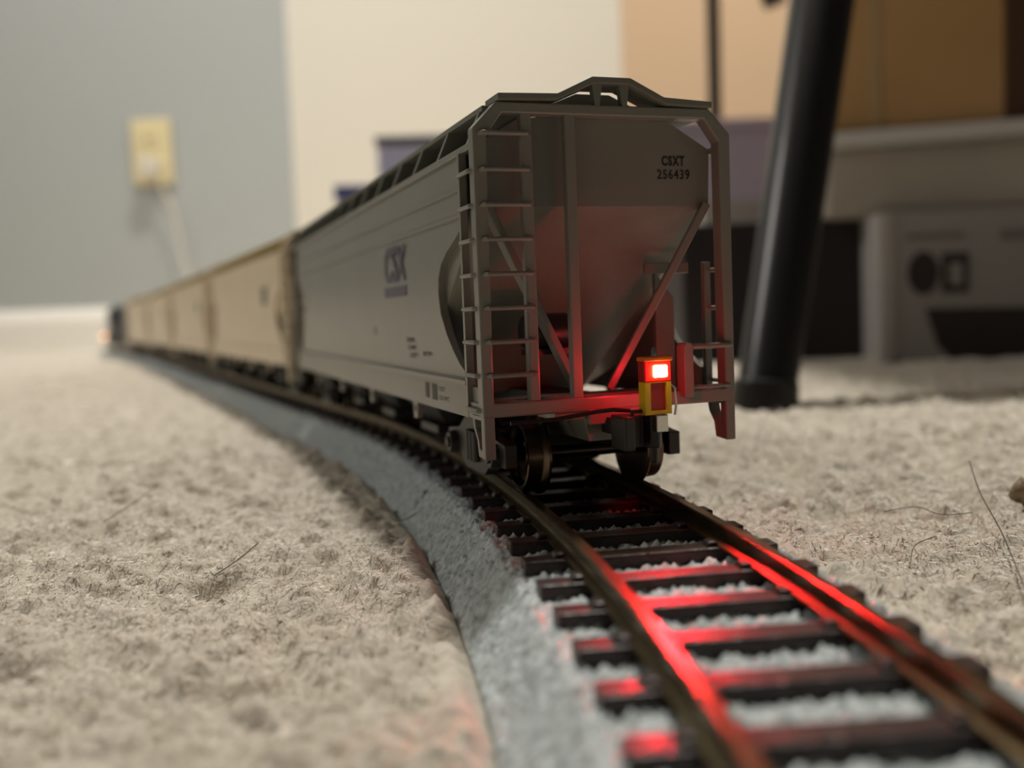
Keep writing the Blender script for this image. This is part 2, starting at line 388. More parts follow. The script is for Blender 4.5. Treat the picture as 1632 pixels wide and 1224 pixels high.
def truck(root, yc, far=False):
    t = MB().prism([(-9, 4.2), (9, 4.2), (9, 7.2), (2.2, 9.3), (-2.2, 9.3), (-9, 7.2)], 'y', yc-2.2, yc+2.2).build('truck', M['black'], root, bevel=.2)
    for y in (yc-10.2, yc+10.2):
        MB().cyl((-12.6, y, 4.75), (12.6, y, 4.75), .95, n=14).build('axle', M['darkmetal'], t, smooth=True)
        for sx in (-1, 1):
            prof = [(-1.5, 5.65), (-1.1, 5.7), (-.75, 5.35), (-.5, 4.85), (1.5, 4.72), (1.6, 4.4), (1.3, 4.1), (.55, 3.9), (.2, 2.3), (.9, 1.9), (.9, 1.0)]
            b = MB().lathe([(sx*p, r) for p, r in prof]+[(-sx*.9, 1.0), (-sx*.9, 2.0), (-sx*.6, 2.3), (-sx*.9, 4.2), (-sx*1.5, 4.6)], (sx*8.75, y, 4.78))
            # close the inner face back to the rim
            b.build('wheel', M['wheel'], t, smooth=True)
    for sx in (-1, 1):
        x0, x1 = sorted((sx*11.6, sx*13.4)); b = MB()
        outer = [(yc-14, 3.5), (yc-14, 6.8), (yc-8, 7.4), (yc-4, 9.6), (yc+4, 9.6), (yc+8, 7.4), (yc+14, 6.8), (yc+14, 3.5), (yc+7.5, 3.4), (yc+4.5, 1.4), (yc-4.5, 1.4), (yc-7.5, 3.4)]
        b.prism(outer[:2]+outer[2:6]+outer[6:], 'x', x0, x1)
        for y in (yc-10.2, yc+10.2): b.cyl((sx*13.2, y, 4.8), (sx*14.6, y, 4.8), 1.9, 1.6, n=16).cyl((sx*14.6, y, 4.8), (sx*14.9, y, 4.8), .9, n=12)
        for q in (-1.6, 0, 1.6): b.cyl((sx*13.6, yc+q, 3), (sx*13.6, yc+q, 7.6), .62, n=10)
        b.build('side_frame', M['black'], t, bevel=.15)
    return t
def end_frame(b, s):
    """s=+1 the rear end at y=0, s=-1 the front end at y=L_"""
    def Y(v): return v if s > 0 else L_-v
    def bx(x0, x1, y0, y1, z0, z1): b.box(x0, x1, min(Y(y0), Y(y1)), max(Y(y0), Y(y1)), z0, z1)
    a0, a1 = sorted((Y(0), Y(2.2)))
    outer = [(-18.4, 11.4), (18.4, 11.4), (18.4, 48), (15.2, 51.3), (-15.2, 51.3), (-18.4, 48)]
    inner = [(-16.9, 13.3), (16.9, 13.3), (16.6, 46.9), (14.4, 49.9), (-14.4, 49.9), (-16.6, 46.9)]
    b.frame(outer, inner, 'y', a0, a1)
    a2, a3 = sorted((Y(.25), Y(1.6)))
    b.prism([(-11.9, 13), (-10.4, 13), (-10.4, 50.2), (-11.9, 50.2)], 'y', a2, a3)
    b.prism([(-5.85, 13), (-4.35, 13), (-4.35, 50.2), (-5.85, 50.2)], 'y', a2, a3)
def hopper(name, hull, roofm):
    root = empty(name)
    for sx in (-1, 1): side_sheet(sx).build('side_sheet', hull, root, smooth=True)
    # top chord beams, side sill end plates
    b = MB()
    for sx in (-1, 1):
        x0, x1 = sorted((sx*16.9, sx*18.2)); b.box(x0, x1, 1.5, L_-1.5, 45.7, 46.6)
        x0, x1 = sorted((sx*17.0, sx*18.25)); b.box(x0, x1, 1.5, L_-1.5, 11.0, 13.2)
    b.build('side_rail', hull, root, bevel=.12)
    # roof: shallow pitched shell
    rp = [(-17.4, 46.3), (-16.3, 46.9), (-10.8, 49.7), (-5, 51), (0, 51.4), (5, 51), (10.8, 49.7), (16.3, 46.9), (17.4, 46.3), (16, 45.9), (10.5, 48.7), (0, 50.3), (-10.5, 48.7), (-16, 45.9)]
    MB().prism(rp, 'y', 4.3, L_-4.3).build('roof', roofm, root, smooth=True)
    # end bulkheads and slope sheets (one piece, folded)
    for s in (1, -1):
        def Y(v): return v if s > 0 else L_-v
        b = MB()
        secs = [(3.6, 49.7, 10.6, 16.2, 46.0), ]
        up = [(-16.9, 38.6), (16.9, 38.6), (17.2, 46.4), (11.2, 49.9), (0, 51), (-11.2, 49.9), (-17.2, 46.4)]
        b.prism(up, 'y', *sorted((Y(3.6), Y(4.4))))
        # slope sheet, narrowing downwards
        p = [(-16.9, Y(3.6), 38.6), (16.9, Y(3.6), 38.6), (9.5, Y(33), 12), (-9.5, Y(33), 12), (-16.9, Y(4.4), 38.9), (16.9, Y(4.4), 38.9), (9.5, Y(34), 12.5), (-9.5, Y(34), 12.5)]
        b.add(p, [(0, 1, 2, 3), (7, 6, 5, 4), (0, 4, 5, 1), (3, 2, 6, 7), (0, 3, 7, 4), (1, 5, 6, 2)])
        # side wing sheets of the hopper
        for sx in (-1, 1):
            q = [(sx*16.9, Y(3.6), 38.6), (sx*9.5, Y(33), 12), (sx*17.2, Y(33), 16), (sx*17.3, Y(20), 38.0)]
            q2 = [(x-sx*.5, y+(.5 if s > 0 else -.5), z) for x, y, z in q]
            b.add(q+q2, [(0, 1, 2, 3), (7, 6, 5, 4), (0, 4, 5, 1), (1, 5, 6, 2), (2, 6, 7, 3), (3, 7, 4, 0)])
        b.build('end_bulkhead', hull, root)
        b = MB()
        for sx in (-1, 1): b.beam((sx*16.2, Y(3), 38.9), (sx*2.4, Y(7), 13.6), 1.5, 1.1)
        b.build('diagonal_brace', hull, root, bevel=.15)
        b = MB(); end_frame(b, s); b.build('end_frame', hull, root, bevel=.22)
        # ladder at one corner (end and side face), short ladder at the other
        lad = MB(); cs = -1 if s > 0 else 1
        zs = [47.3, 42.8, 38.4, 34.1, 29.7, 25.4, 21.1, 16.8]
        for z in zs: lad.tube([(cs*17.6, Y(.1), z), (cs*17.3, Y(-.55), z), (cs*11.3, Y(-.55), z), (cs*11.0, Y(.1), z)] if s > 0 else [(cs*17.6, Y(-.3), z), (cs*11, Y(-.3), z)], .34)
        x0, x1 = sorted((cs*17.5, cs*18.55)); y0, y1 = sorted((Y(6.2), Y(7.1))); lad.box(x0, x1, y0, y1, 12, 45.8)
        if s < 0: lad.box(*sorted((cs*11.9, cs*10.4)), *sorted((Y(.25), Y(1.6))), 13, 50.2)
        for z in zs[1:]+[12.3]: lad.tube([(cs*18.2, Y(1.2), z), (cs*18.65, Y(1.5), z), (cs*18.65, Y(6.3), z), (cs*18.2, Y(6.6), z)], .33)
        x0, x1 = sorted((cs*17.3, cs*17.9)); y0, y1 = sorted((Y(2.0), Y(6.6))); lad.box(x0, x1, y0, y1, 12.2, 15.2)
        lad.build('ladder', hull, root, bevel=.08, smooth=True)
        g = MB(); c2 = -cs
        g.prism([(c2*10.0, 12.4), (c2*11.4, 12.4), (c2*11.4, 19.2), (c2*11.1, 19.8), (c2*10.3, 19.8), (c2*10.0, 19.2)], 'y', *sorted((Y(-1.0), Y(1.2))))
        g.tube([(c2*11.0, Y(-.5), 19.25), (c2*17.4, Y(-.5), 19.25), (c2*17.8, Y(.2), 19.25)], .42)
        g.tube([(c2*11.0, Y(-.3), 13.7), (c2*17.4, Y(-.3), 13.7)], .3)
        for z in (14.0, 19.0, 24.4, 29.8): g.tube([(c2*18.2, Y(1.2), z), (c2*18.65, Y(1.5), z), (c2*18.65, Y(6.3), z), (c2*18.2, Y(6.6), z)], .33)
        x0, x1 = sorted((c2*17.5, c2*18.55)); y0, y1 = sorted((Y(6.2), Y(7.1))); g.box(x0, x1, y0, y1, 12, 31)
        g.build('grab_iron', hull, root, bevel=.15, smooth=True)
        for sx in (-1, 1):           # corner steps
            x0, x1 = sorted((sx*16.9, sx*18.35)); b = MB()
            O = [(Y(0), 11.6), (Y(5.2), 11.6), (Y(4.7), 9.8), (Y(3.4), 8.4), (Y(2.9), 6.2), (Y(0), 6.0)]
            I = [(Y(1.5), 11.0), (Y(4.2), 11.0), (Y(3.9), 9.9), (Y(2.6), 8.3), (Y(2.3), 7.2), (Y(1.5), 7.1)]
            b.frame(O, I, 'x', x0, x1); b.build('corner_step', hull, root, bevel=.12)
        # end walkway on the roof: flat wings, raised middle on legs
        b = MB(); W = [(-15.1, 51.4), (-15.1, 52.25), (-7, 52.45), (-2.1, 54.75), (3.3, 54.75), (8.2, 52.45), (15.3, 52.1), (15.3, 51.3), (8.4, 51.5), (3.0, 53.9), (-1.8, 53.9), (-7.2, 51.6)]
        b.prism(W, 'y', *sorted((Y(-.7), Y(4.6))))
        for x in (-1.2, 2.7): b.prism([(x-.75, 54.0), (x+.75, 54.0), (x+.3, 50.9), (x-.3, 50.9)], 'y', *sorted((Y(0), Y(1.2))))
        b.build('end_walkway', roofm, root, bevel=.12)
        # draft gear pocket, coupler
        MB().box(-8.5, 8.5, *sorted((Y(.3), Y(7))), 10.4, 11.5).prism([(-4.2, 11.4), (4.2, 11.4), (3.4, 7.2), (-3.4, 7.2)], 'y', *sorted((Y(1.2), Y(16)))).box(-3.9, 3.9, *sorted((Y(-.3), Y(1.2))), 9.6, 11.6).build('draft_gear_box', hull, root, bevel=.15)
        cp = MB().box(-1.5, 1.5, *sorted((Y(-5), Y(4))), 8.3, 10.5)
        kn = [(-2.9, Y(-4.6)), (2.6, Y(-4.6)), (2.9, Y(-7.6)), (2.0, Y(-8.6)), (.9, Y(-8.3)), (.7, Y(-6.6)), (-1.5, Y(-6.7)), (-1.7, Y(-9.4)), (-3.2, Y(-9.5))]
        cp.prism(kn, 'z', 7.0, 11.3); cp.cyl((1.9, Y(-7.2), 5.0), (1.9, Y(-7.2), 11.6), .55, n=12)
        cp.build('coupler', M['black'], root, bevel=.22)
        if s > 0:
            MB().tube([(-15, -.5, 10.6), (-9, -1.2, 10.8), (-4, -2.4, 11.5), (-2.6, -4.8, 11.9), (-.5, -5.6, 11.7)], .28).tube([(-1.7, -8.5, 11.3), (-1.7, -8.5, 11.9), (1.5, -7.4, 11.7)], .25).build('uncoupling_lever', M['black'], root, smooth=True)
            MB().lathe([(-.0, .1), (.3, 2.2), (1.0, 2.5), (6.5, 2.5), (7.2, 2.2), (7.5, .1)], (-9.5, 9.5, 22.0), 'x', 24).box(-9, -3, 8, 11, 18.8, 19.6).build('air_reservoir', M['black'], root, smooth=True)
            MB().box(-16.5, 16.5, 5.5, 9.5, 12.3, 13.2).prism([(11.6, 13), (14.6, 13), (14.6, 26), (11.6, 30)], 'y', 10, 11).box(9.8, 16.8, 9.4, 10.2, 29.6, 31.2).build('end_platform', hull, root, bevel=.12)
        truck(root, 21 if s > 0 else L_-21)
    # roof boards on brackets
    for sx in (-1, 1):
        b = MB()
        x0, x1 = sorted((sx*10.2, sx*16.2)); b.box(x0, x1, 2.6, L_-2.6, 50.6, 51.3); b.build('roof_walkway', roofm, root, bevel=.1)
    y = 4.4
    while y < L_-3:
        for sx in (-1, 1):
            if not (sx > 0 and y < 5) and not (sx < 0 and y > L_-8):
                MB().prism([(sx*18.0, 46.4), (sx*16.1, 50.7), (sx*10.6, 50.7), (sx*11.3, 49.3), (sx*16.4, 46.4)], 'y', y-.5, y+.5).build('walkway_bracket', roofm, root)
        y += 14.6
    hb = MB().prism([(-8, 50.4), (8, 50.4), (8, 51.6), (2.9, 53.8), (-2.0, 53.8), (-7, 51.8)], 'y', 5.2, L_-5.2)
    for i in range(8): hb.box(-5.8, 5.8, 14+i*20.6, 16+i*20.6, 51, 54.1)
    hb.build('roof_hatch', roofm, root, bevel=.15)
    # underside: centre sill and three outlet bays
    MB().box(-3.6, 3.6, 8, L_-8, 8.8, 12.6).build('centre_sill', M['black'], root)
    for yc in (57, 92, 127):
        b = MB()
        top = [(-15.5, yc-16.5, 13), (15.5, yc-16.5, 13), (15.5, yc+16.5, 13), (-15.5, yc+16.5, 13)]; bot = [(-9, yc-5, 4.6), (9, yc-5, 4.6), (9, yc+5, 4.6), (-9, yc+5, 4.6)]
        b.add(top+bot, [(0, 1, 2, 3), (7, 6, 5, 4)]+[(i, 4+i, 4+(i+1) % 4, (i+1) % 4) for i in range(4)])
        b.box(-11, 11, yc-6, yc+6, 3.6, 5.2); b.build('outlet_bay', M['black'], root, bevel=.2)
    for y in (38.5, 74.5, 109.5, 145.5):
        for sx in (-1, 1): MB().frame([(y-1.6, 11.2), (y+1.6, 11.2), (y+1.1, 8.2), (y-1.1, 8.2)], [(y-.7, 10.4), (y+.7, 10.4), (y+.5, 9.2), (y-.5, 9.2)], 'x', *sorted((sx*17.0, sx*17.9))).build('jacking_pad', hull, root)
    return root

def place_car(o, s_rear):
    """rear truck centre at s_rear+21, front truck at +163, as on the real line"""
    xa, ya, _ = at(s_rear+21); xb, yb, _ = at(s_rear+163)
    a = math.atan2(-(xb-xa), yb-ya); x = float(xa)+math.sin(a)*21; y = float(ya)-math.cos(a)*21
    o.location = (x*S, y*S, 0); o.rotation_euler = (0, 0, a); return x, y, a

grey = hopper('hopper_car', M['grey'], M['greyroof'])
tag(grey, 'grey covered hopper car with dark CSX lettering, last car of the train', 'model train car', 'covered hopper cars of the train')
lt = dict(name='lettering')
lettering('CSXT', 1.78, M['ink'], grey, (9.8, 3.55, 44.2), (1, 0, 0), (0, 0, 1), bold=.075, space=1.25, width=3.5)
lettering('256439', 1.78, M['ink'], grey, (9.05, 3.55, 42.35), (1, 0, 0), (0, 0, 1), bold=.03, space=1.2, width=5.0)
sx = -18.3
lettering('CSX', 8.2, M['navy'], grey, (sx-.02, 55.6, 30.9), (0, -1, 0), (0, 0, 1), bold=.2, width=16.0)
MB().box(sx-.05, sx+.1, 39.6, 56, 28.2, 29.9).build('logo_bar', M['navy'], grey)
lettering('CSXT', 2.6, M['ink'], grey, (sx, 168, 30.4), (0, -1, 0), (0, 0, 1)); lettering('256439', 2.6, M['ink'], grey, (sx, 169, 27.2), (0, -1, 0), (0, 0, 1))
for i, t_ in enumerate(('LD LMT', 'LT WT', 'CU FT')): lettering(t_, 1.1, M['ink'], grey, (-18.15, 41.5-i*.9, 20.6-i*1.25), (0, -1, 0), (0, 0, 1), width=5.2-i*.5)
lettering('BLT 79', .95, M['ink'], grey, (-18.1, 31, 18.6), (0, -1, 0), (0, 0, 1), width=4.5)
MB().box(-18.15, -17.9, 66, 67.6, 21.6, 23.4).build('logo_bar', M['navy'], grey)
MB().box(sx-.05, sx+.1, 27.4, 29.6, 12.3, 14.6).build('consolidated_stencil', M['ink'], grey)
MB().box(sx-.05, sx+.1, 22.8, 25.6, 12.2, 14.6).build('consolidated_stencil', M['ink'], grey)
lettering('TEST', .95, M['ink'], grey, (sx, 21.8, 13.7), (0, -1, 0), (0, 0, 1), width=3.4); lettering('CSX WYC', .95, M['ink'], grey, (sx, 21.8, 12.4), (0, -1, 0), (0, 0, 1), width=5.6)
place_car(grey, -21.0); grey.location = (13.63*S, 133.17*S, 0); grey.rotation_euler = (0, 0, .3346)
tan = hopper('hopper_car', M['tan'], M['tanroof'])
MB().box(-18.35, -18.0, 33, 43, 30.5, 36.5).build('logo_panel', mat('green_ink', srgb(120, 130, 110), .5), tan)
lettering('256', 3, M['ink'], tan, (sx, 168, 30.4), (0, -1, 0), (0, 0, 1), width=8)
tl = ['tan covered hopper car coupled directly ahead of the grey one', 'tan covered hopper car, second one ahead of the grey car',
      'tan covered hopper car, third one ahead of the grey car', 'tan covered hopper car coupled right behind the dark locomotive']
PITCHC = 193.0
for i in range(4):
    o = tan if i == 0 else copy_tree(tan)
    tag(o, tl[i], 'model train car', 'covered hopper cars of the train')
    place_car(o, -21.0+PITCHC*(i+1))

# ------------------------------------------------------------------ locomotive
def loco():
    r = empty('locomotive'); LL = 196.
    MB().box(-16.5, 16.5, 0, LL, 12, 15).box(-15, 15, -1.5, 0, 7, 14).box(-15, 15, LL, LL+1.5, 7, 14).build('frame', M['black'], r, bevel=.3)
    dk = mat('dark_blue_shell', srgb(52, 56, 64), .45)
    MB().prism([(-9, 15), (9, 15), (9, 43), (7, 46), (-7, 46), (-9, 43)], 'y', 6, 146).box(-12, 12, 10, 40, 38, 47).cyl((0, 22, 46), (0, 22, 48), 7).cyl((0, 60, 45), (0, 60, 47.5), 6).build('long_hood', dk, r, bevel=.5)
    cab = MB().prism([(-15.5, 15), (15.5, 15), (15.5, 44), (10, 49), (-10, 49), (-15.5, 44)], 'y', 146, 170).build('cab', dk, r, bevel=.5)
    for sx_ in (-1, 1): MB().box(*sorted((sx_*15.4, sx_*15.7)), 150, 157, 32, 42).box(*sorted((sx_*15.4, sx_*15.7)), 159, 166, 32, 42).build('window', M['ink'], cab)
    MB().prism([(-8, 15), (8, 15), (8, 33), (-8, 33)], 'y', 170, 186).build('short_hood', dk, r, bevel=1)
    MB().prism([(-12, 14), (12, 14), (9, 4), (-9, 4)], 'y', 78, 120).build('fuel_tank', M['black'], r, bevel=.6)
    b = MB()
    for sx_ in (-1, 1):
        b.tube([(sx_*16, 4, 15), (sx_*16, 4, 27), (sx_*16, 146, 27), (sx_*16, 146, 15)], .4)
        for y in range(24, 146, 20): b.tube([(sx_*16, y, 15), (sx_*16, y, 27)], .35, 6)
        b.tube([(sx_*16, 172, 27), (sx_*16, 190, 27), (sx_*16, 190, 15)], .4)
    b.build('handrail', M['silver'], r)
    for yc in (32, LL-32):
        t = MB().box(-10, 10, yc-14, yc+14, 5, 9).build('truck', M['black'], r)
        for q in (-17, 0, 17):
            MB().cyl((-11, yc+q, 5.7), (11, yc+q, 5.7), 1, n=12).build('axle', M['darkmetal'], t)
            for sx_ in (-1, 1): MB().lathe([(-sx_*1.5, 6.5), (-sx_*.8, 6.3), (-sx_*.5, 5.7), (sx_*1.4, 5.6), (sx_*1.4, 1)], (sx_*8.7, yc+q, 5.7), 'x', 24).build('wheel', M['wheel'], t, smooth=True)
        for sx_ in (-1, 1): MB().prism([(yc-24, 4), (yc+24, 4), (yc+22, 9), (yc-22, 9)], 'x', *sorted((sx_*11.5, sx_*14))).build('side_frame', M['black'], t, bevel=.4)
    for y, q in ((-1, -1), (LL+1, 1)): MB().box(-2.5, 2.5, *sorted((y, y+q*6.5)), 7.3, 11.2).build('coupler', M['black'], r, bevel=.3)
    for x in (-11.5, 11.5):
        MB().lathe([(0, 2.0), (2.2, 2.2)], (x, LL+1.4, 17.2), 'y', 20).build('light_housing', M['black'], r, smooth=True)
        MB().lathe([(0, 1.5), (1.0, 1.2), (1.4, .4)], (x, LL+3.3, 17.2), 'y', 20).build('headlight', M['head'], r, smooth=True, label='glowing warm ditch light')
    MB().lathe([(-2.2, .3), (-1.6, 1.5), (0, 2.2), (1.6, 1.5), (2.2, .3)], (-17.2, LL+3.2, 15), 'y', 20).build('headlight', M['head'], r, smooth=True, label='glowing warm corner light')
    MB().box(-16.5, -14, LL-1, LL+3, 12.5, 14.5).build('light_bracket', M['black'], r)
    return r
lo = loco(); tag(lo, 'dark diesel locomotive with a glowing headlight at the far head of the train', 'locomotive')
s0 = -21.0+PITCHC*5+2
xa, ya, _ = at(s0+32); xb, yb, _ = at(s0+164); a = math.atan2(-(xb-xa), yb-ya)
lo.location = ((float(xa)+math.sin(a)*32)*S, (float(ya)-math.cos(a)*32)*S, 0); lo.rotation_euler = (0, 0, a)
hl = bpy.data.lights.new('headlight_beam', 'SPOT'); hl.energy = .12; hl.color = (1, .62, .32); hl.spot_size = 1.6; hl.shadow_soft_size = .002
ho = bpy.data.objects.new('headlight_beam', hl); C.objects.link(ho)
fx, fy = float(xa)-math.sin(a)*(164+4), float(ya)+math.cos(a)*(164+4)
ho.location = (fx*S, fy*S, .0172); ho.rotation_euler = Vector((-math.sin(a)-.5, math.cos(a), -.02)).to_track_quat('-Z', 'Y').to_euler()

# ------------------------------------------------------------------ end-of-train device, standing on the last coupler
gx_, gy_, ga = grey.location.x/S, grey.location.y/S, grey.rotation_euler.z
def carpt(X, Y, Z=0): return (gx_+X*math.cos(ga)-Y*math.sin(ga), gy_+X*math.sin(ga)+Y*math.cos(ga), Z)
e = empty('end_of_train_device', carpt(1.75, -8.2, 11.35), ga); tag(e, 'lit red end-of-train flasher with yellow base on the rear coupler', 'train light')
MB().frame([(-1.85, 0), (1.85, 0), (1.85, 4.1), (-1.85, 4.1)], [(-1.05, .5), (1.15, .5), (1.15, 4.0), (-1.05, 4.0)], 'y', -.9, .9).build('base', M['yellow'], e, bevel=.12)
MB().box(-1.1, 1.2, -.45, .5, .4, 4.05).build('red_panel', M['redplate'], e)
MB().box(-1.9, 1.9, -.8, .9, 4.1, 6.7).build('lamp_housing', M['redplate'], e, bevel=.15)
MB().box(-1.7, 1.7, -1.05, -.78, 4.25, 6.6).build('red_lens', M['lens'], e, bevel=.1)
MB().box(-.75, 1.15, -1.35, -1.0, 4.7, 6.2).build('led', M['led'], e, bevel=.25, label='white-hot glowing diode')
MB().box(-2.0, 2.0, -1.2, 1.0, 6.7, 7.25).build('cap', M['orange'], e, bevel=.12)
MB().lathe([(0, .35), (.8, .35), (1.2, .12)], (-.1, -.1, 7.2), 'z', 14).build('pin', M['silver'], e, smooth=True)
MB().box(-.6, 1.1, -1.3, .6, -2.2, 0).build('clip', M['silver'], e, bevel=.15)
MB().tube([(1.6, -.6, 4.0), (2.4, -.8, 3.2), (2.5, -.8, 1.0), (2.3, -.8, -.2)], .16).build('wire', M['silver'], e, smooth=True)
def led_light(name, kind, p, d, watts, size, ang=2.6):
    l = bpy.data.lights.new(name, kind); l.energy = watts; l.color = (1, .012, .03); l.shadow_soft_size = size*S
    if kind == 'SPOT': l.spot_size = ang; l.spot_blend = .35
    o = bpy.data.objects.new(name, l); C.objects.link(o); o.location = Vector(p)*S
    o.rotation_euler = Vector(d).to_track_quat('-Z', 'Y').to_euler()
led_light('red_led_light', 'SPOT', carpt(1.95, -9.9, 16.8), (2.5, -54, -19), .06, .7, 1.25)
led_light('red_led_back_light', 'POINT', carpt(1.7, -6.3, 16.0), (0, 1, 0), .0036, .8)

# ------------------------------------------------------------------ room behind
cx, cy = -372, 1800                       # inside corner
def wall(name, p, q, z0, z1, th, m, kind='structure'):
    d = Vector((q[0]-p[0], q[1]-p[1], 0)).normalized(); nn = Vector((-d.y, d.x, 0))
    vs = [Vector((x, y, z)) for z in (z0, z1) for x, y in (p, q)]
    a_ = [vs[0], vs[1], vs[3], vs[2]]; b = [v+nn*th for v in a_]
    o = MB().add(a_+b, [(0, 1, 2, 3), (7, 6, 5, 4), (0, 4, 5, 1), (1, 5, 6, 2), (2, 6, 7, 3), (3, 7, 4, 0)]).build(name, m); o['kind'] = kind; return o
wall('wall_left', (-2000, 1790), (cx, cy), -14, 2400, 60, M['wallgrey'])
wall('wall_back', (cx, cy), (178, 1500), -14, 2400, 60, M['wallcream'])
wall('wall_right', (178, 1500), (2200, 1760), -14, 2400, 60, M['walltan'])
def baseboard(name, p, q):
    d = Vector((q[0]-p[0], q[1]-p[1], 0)).normalized(); nn = Vector((d.y, -d.x, 0))
    prof = [(0, -14), (13, -14), (13, 40), (10, 50), (6, 56), (5, 60), (0, 62)]
    vs = [Vector((e_[0], e_[1], z))+nn*t for e_ in (p, q) for t, z in prof]; n = len(prof)
    o = MB().add(vs, [tuple(range(n)), tuple(reversed(range(n, 2*n)))]+[(i, n+i, n+(i+1) % n, (i+1) % n) for i in range(n)]).build(name, M['trim']); o['kind'] = 'structure'
baseboard('baseboard_left', (-1990, 1789), (cx-4, cy-1)); baseboard('baseboard_back', (cx+2, cy-2), (176, 1500)); baseboard('baseboard_right', (182, 1500), (2190, 1757))
c_ = MB().box(-2100, 2300, -600, 1900, 2400, 2440).build('ceiling', M['wallcream']); c_['kind'] = 'structure'

def up(u, v, d):           # point on the ray through pixel (u, v) at forward distance d
    q = np.array([(u-816)/F, (v-612)/F, 1.]); P = RX*q[0]+DN*q[1]+fw*q[2]; P = P/P[1]*d; return float(P[0]), float(P[1]), float(P[2]+CH)
# outlet with plug and cord on the grey wall
ox, oy, oz = up(240, 241, 1786)
t = empty('wall_outlet', (ox, 1795.5, oz)); tag(t, 'almond wall outlet with a plug on the grey wall', 'outlet')
MB().box(-35, 35, -5, 0, -57, 57).build('cover_plate', M['almond'], t, bevel=3)
b = MB().lathe([(0, 17), (-2, 17)], (0, -5, 22), 'y', 28).build('socket', M['almond'], t)
MB().box(-8, -5, -8, -6.9, 18, 27).box(5, 8, -8, -6.9, 18, 27).build('slot', M['almonddark'], b)
t2 = empty('power_plug', (ox, 1788, oz-26)); tag(t2, 'pale plug and hanging cord in the lower socket of the outlet', 'plug')
MB().box(-15, 15, -24, 0, -22, 14).build('plug_body', M['cord'], t2, bevel=4)
kx, ky, kz = up(300, 440, 1770)
pts = [(6, -12, -20), (18, -13, -34), (34, -13, -70), (44, -12, -120), (50, -10, -180), (kx-ox+2, -10, kz-oz+26), (kx-ox+8, -12, -200-60)]
fine_pts = []
for i in range(len(pts)-1):
    for k in range(6): fine_pts.append(tuple(np.array(pts[i])*(1-k/6)+np.array(pts[i+1])*k/6))
MB().tube(fine_pts+[(72, -14, -oz+26-8)], 2.3).build('cord', M['cord'], t2, smooth=True)

# table legs
def leg(parent, foot, top, r0, r1):
    b = MB(); b.tube([foot, tuple(np.array(foot)*.5+np.array(top)*.5), top], [r0, (r0+r1)/2, r1], 28)
    b.build('leg', M['leg'], parent, smooth=True)
fx_, fy_, _ = up(1216, 640, 320)
t = empty('table', (fx_, 320, -9)); tag(t, 'black table on splayed tapered legs, standing on the carpet right of the train', 'table')
tx, ty, tz = up(1311, -10, 372)
kk = 489/(tz+9)
leg(t, (0, 0, -1), ((tx-fx_)*kk, 52*kk, 489), 9.4, 16.5)
MB().cyl((0, 0, -2), (1.2, 1.1, 9), 11.2, 10.6, n=28).build('foot_cap', M['leg'], t, bevel=1)
MB().box(125-fx_, 900-fx_, 490-320, 1330-320, 489, 514).build('tabletop', M['leg'], t, bevel=3)
bx_, by_, _ = up(1137, 300, 1300)
MB().tube([(bx_-fx_+3, 1300-320, 0), (bx_-fx_+5, 1300-320, 490)], 8.5, 20).build('leg', M['leg'], t, smooth=True)
qx, qy, qz = up(1236, 8, 900)
MB().tube([(qx-fx_, 580, qz+9), (qx-fx_+-60, 580, qz+9+190)], 10, 16).build('brace', M['leg'], t, smooth=True)

# boxes behind the train
def carton(name, label, cat, px0, px1, ytop, d, depth, m, lidm=None, lidh=8, rz=0, zbot=-9, lip=2, extra=None, group=None):
    x0, _, _ = up(px0, ytop, d); x1, _, _ = up(px1, ytop, d); zt = up((px0+px1)/2, ytop, d)[2]
    w_ = (x1-x0); t = empty(name, ((x0+x1)/2, d, zbot), rz); tag(t, label, cat, group); h_ = zt-zbot
    wl = 2.5
    b = MB().box(-w_/2, w_/2, 0, depth, 0, h_-(lidh if lidm else 0)); b.build('body', m, t, bevel=1.5)
    if lidm: MB().box(-w_/2-lip, w_/2+lip, -lip, depth+lip, h_-lidh, h_).build('lid', lidm, t, bevel=2)
    return t, w_, h_
carton('storage_box', 'pale lavender storage box with a dark lid behind the grey car', 'box', 600, 930, 212, 1010, 190, M['lav'], M['lid'], 9, rz=.04)
carton('paper_box', 'small white box with a blue lid left of the pale lavender box', 'box', 536, 690, 293, 930, 60, M['lav'], M['blue'], 14, rz=.12)
carton('storage_bin', 'purple storage bin between the grey car and the table leg', 'box', 1010, 1262, 190, 1120, 150, M['purple'], M['purple'], 12)
carton('shelf_board', 'white-edged flat carton in front of the purple bin', 'box', 1120, 1262, 318, 900, 60, M['wedge'], None, 8)
t, w_, h_ = carton('black_carton', 'black carton on the carpet left of the white printed carton', 'box', 1085, 1402, 352, 585, 140, M['dbox'])
MB().box(w_/2-10, w_/2-7.5, -.4, .2, 1, h_-1).build('edge_tape', mat('dark_rose_tape', srgb(70, 50, 54), .5), t)
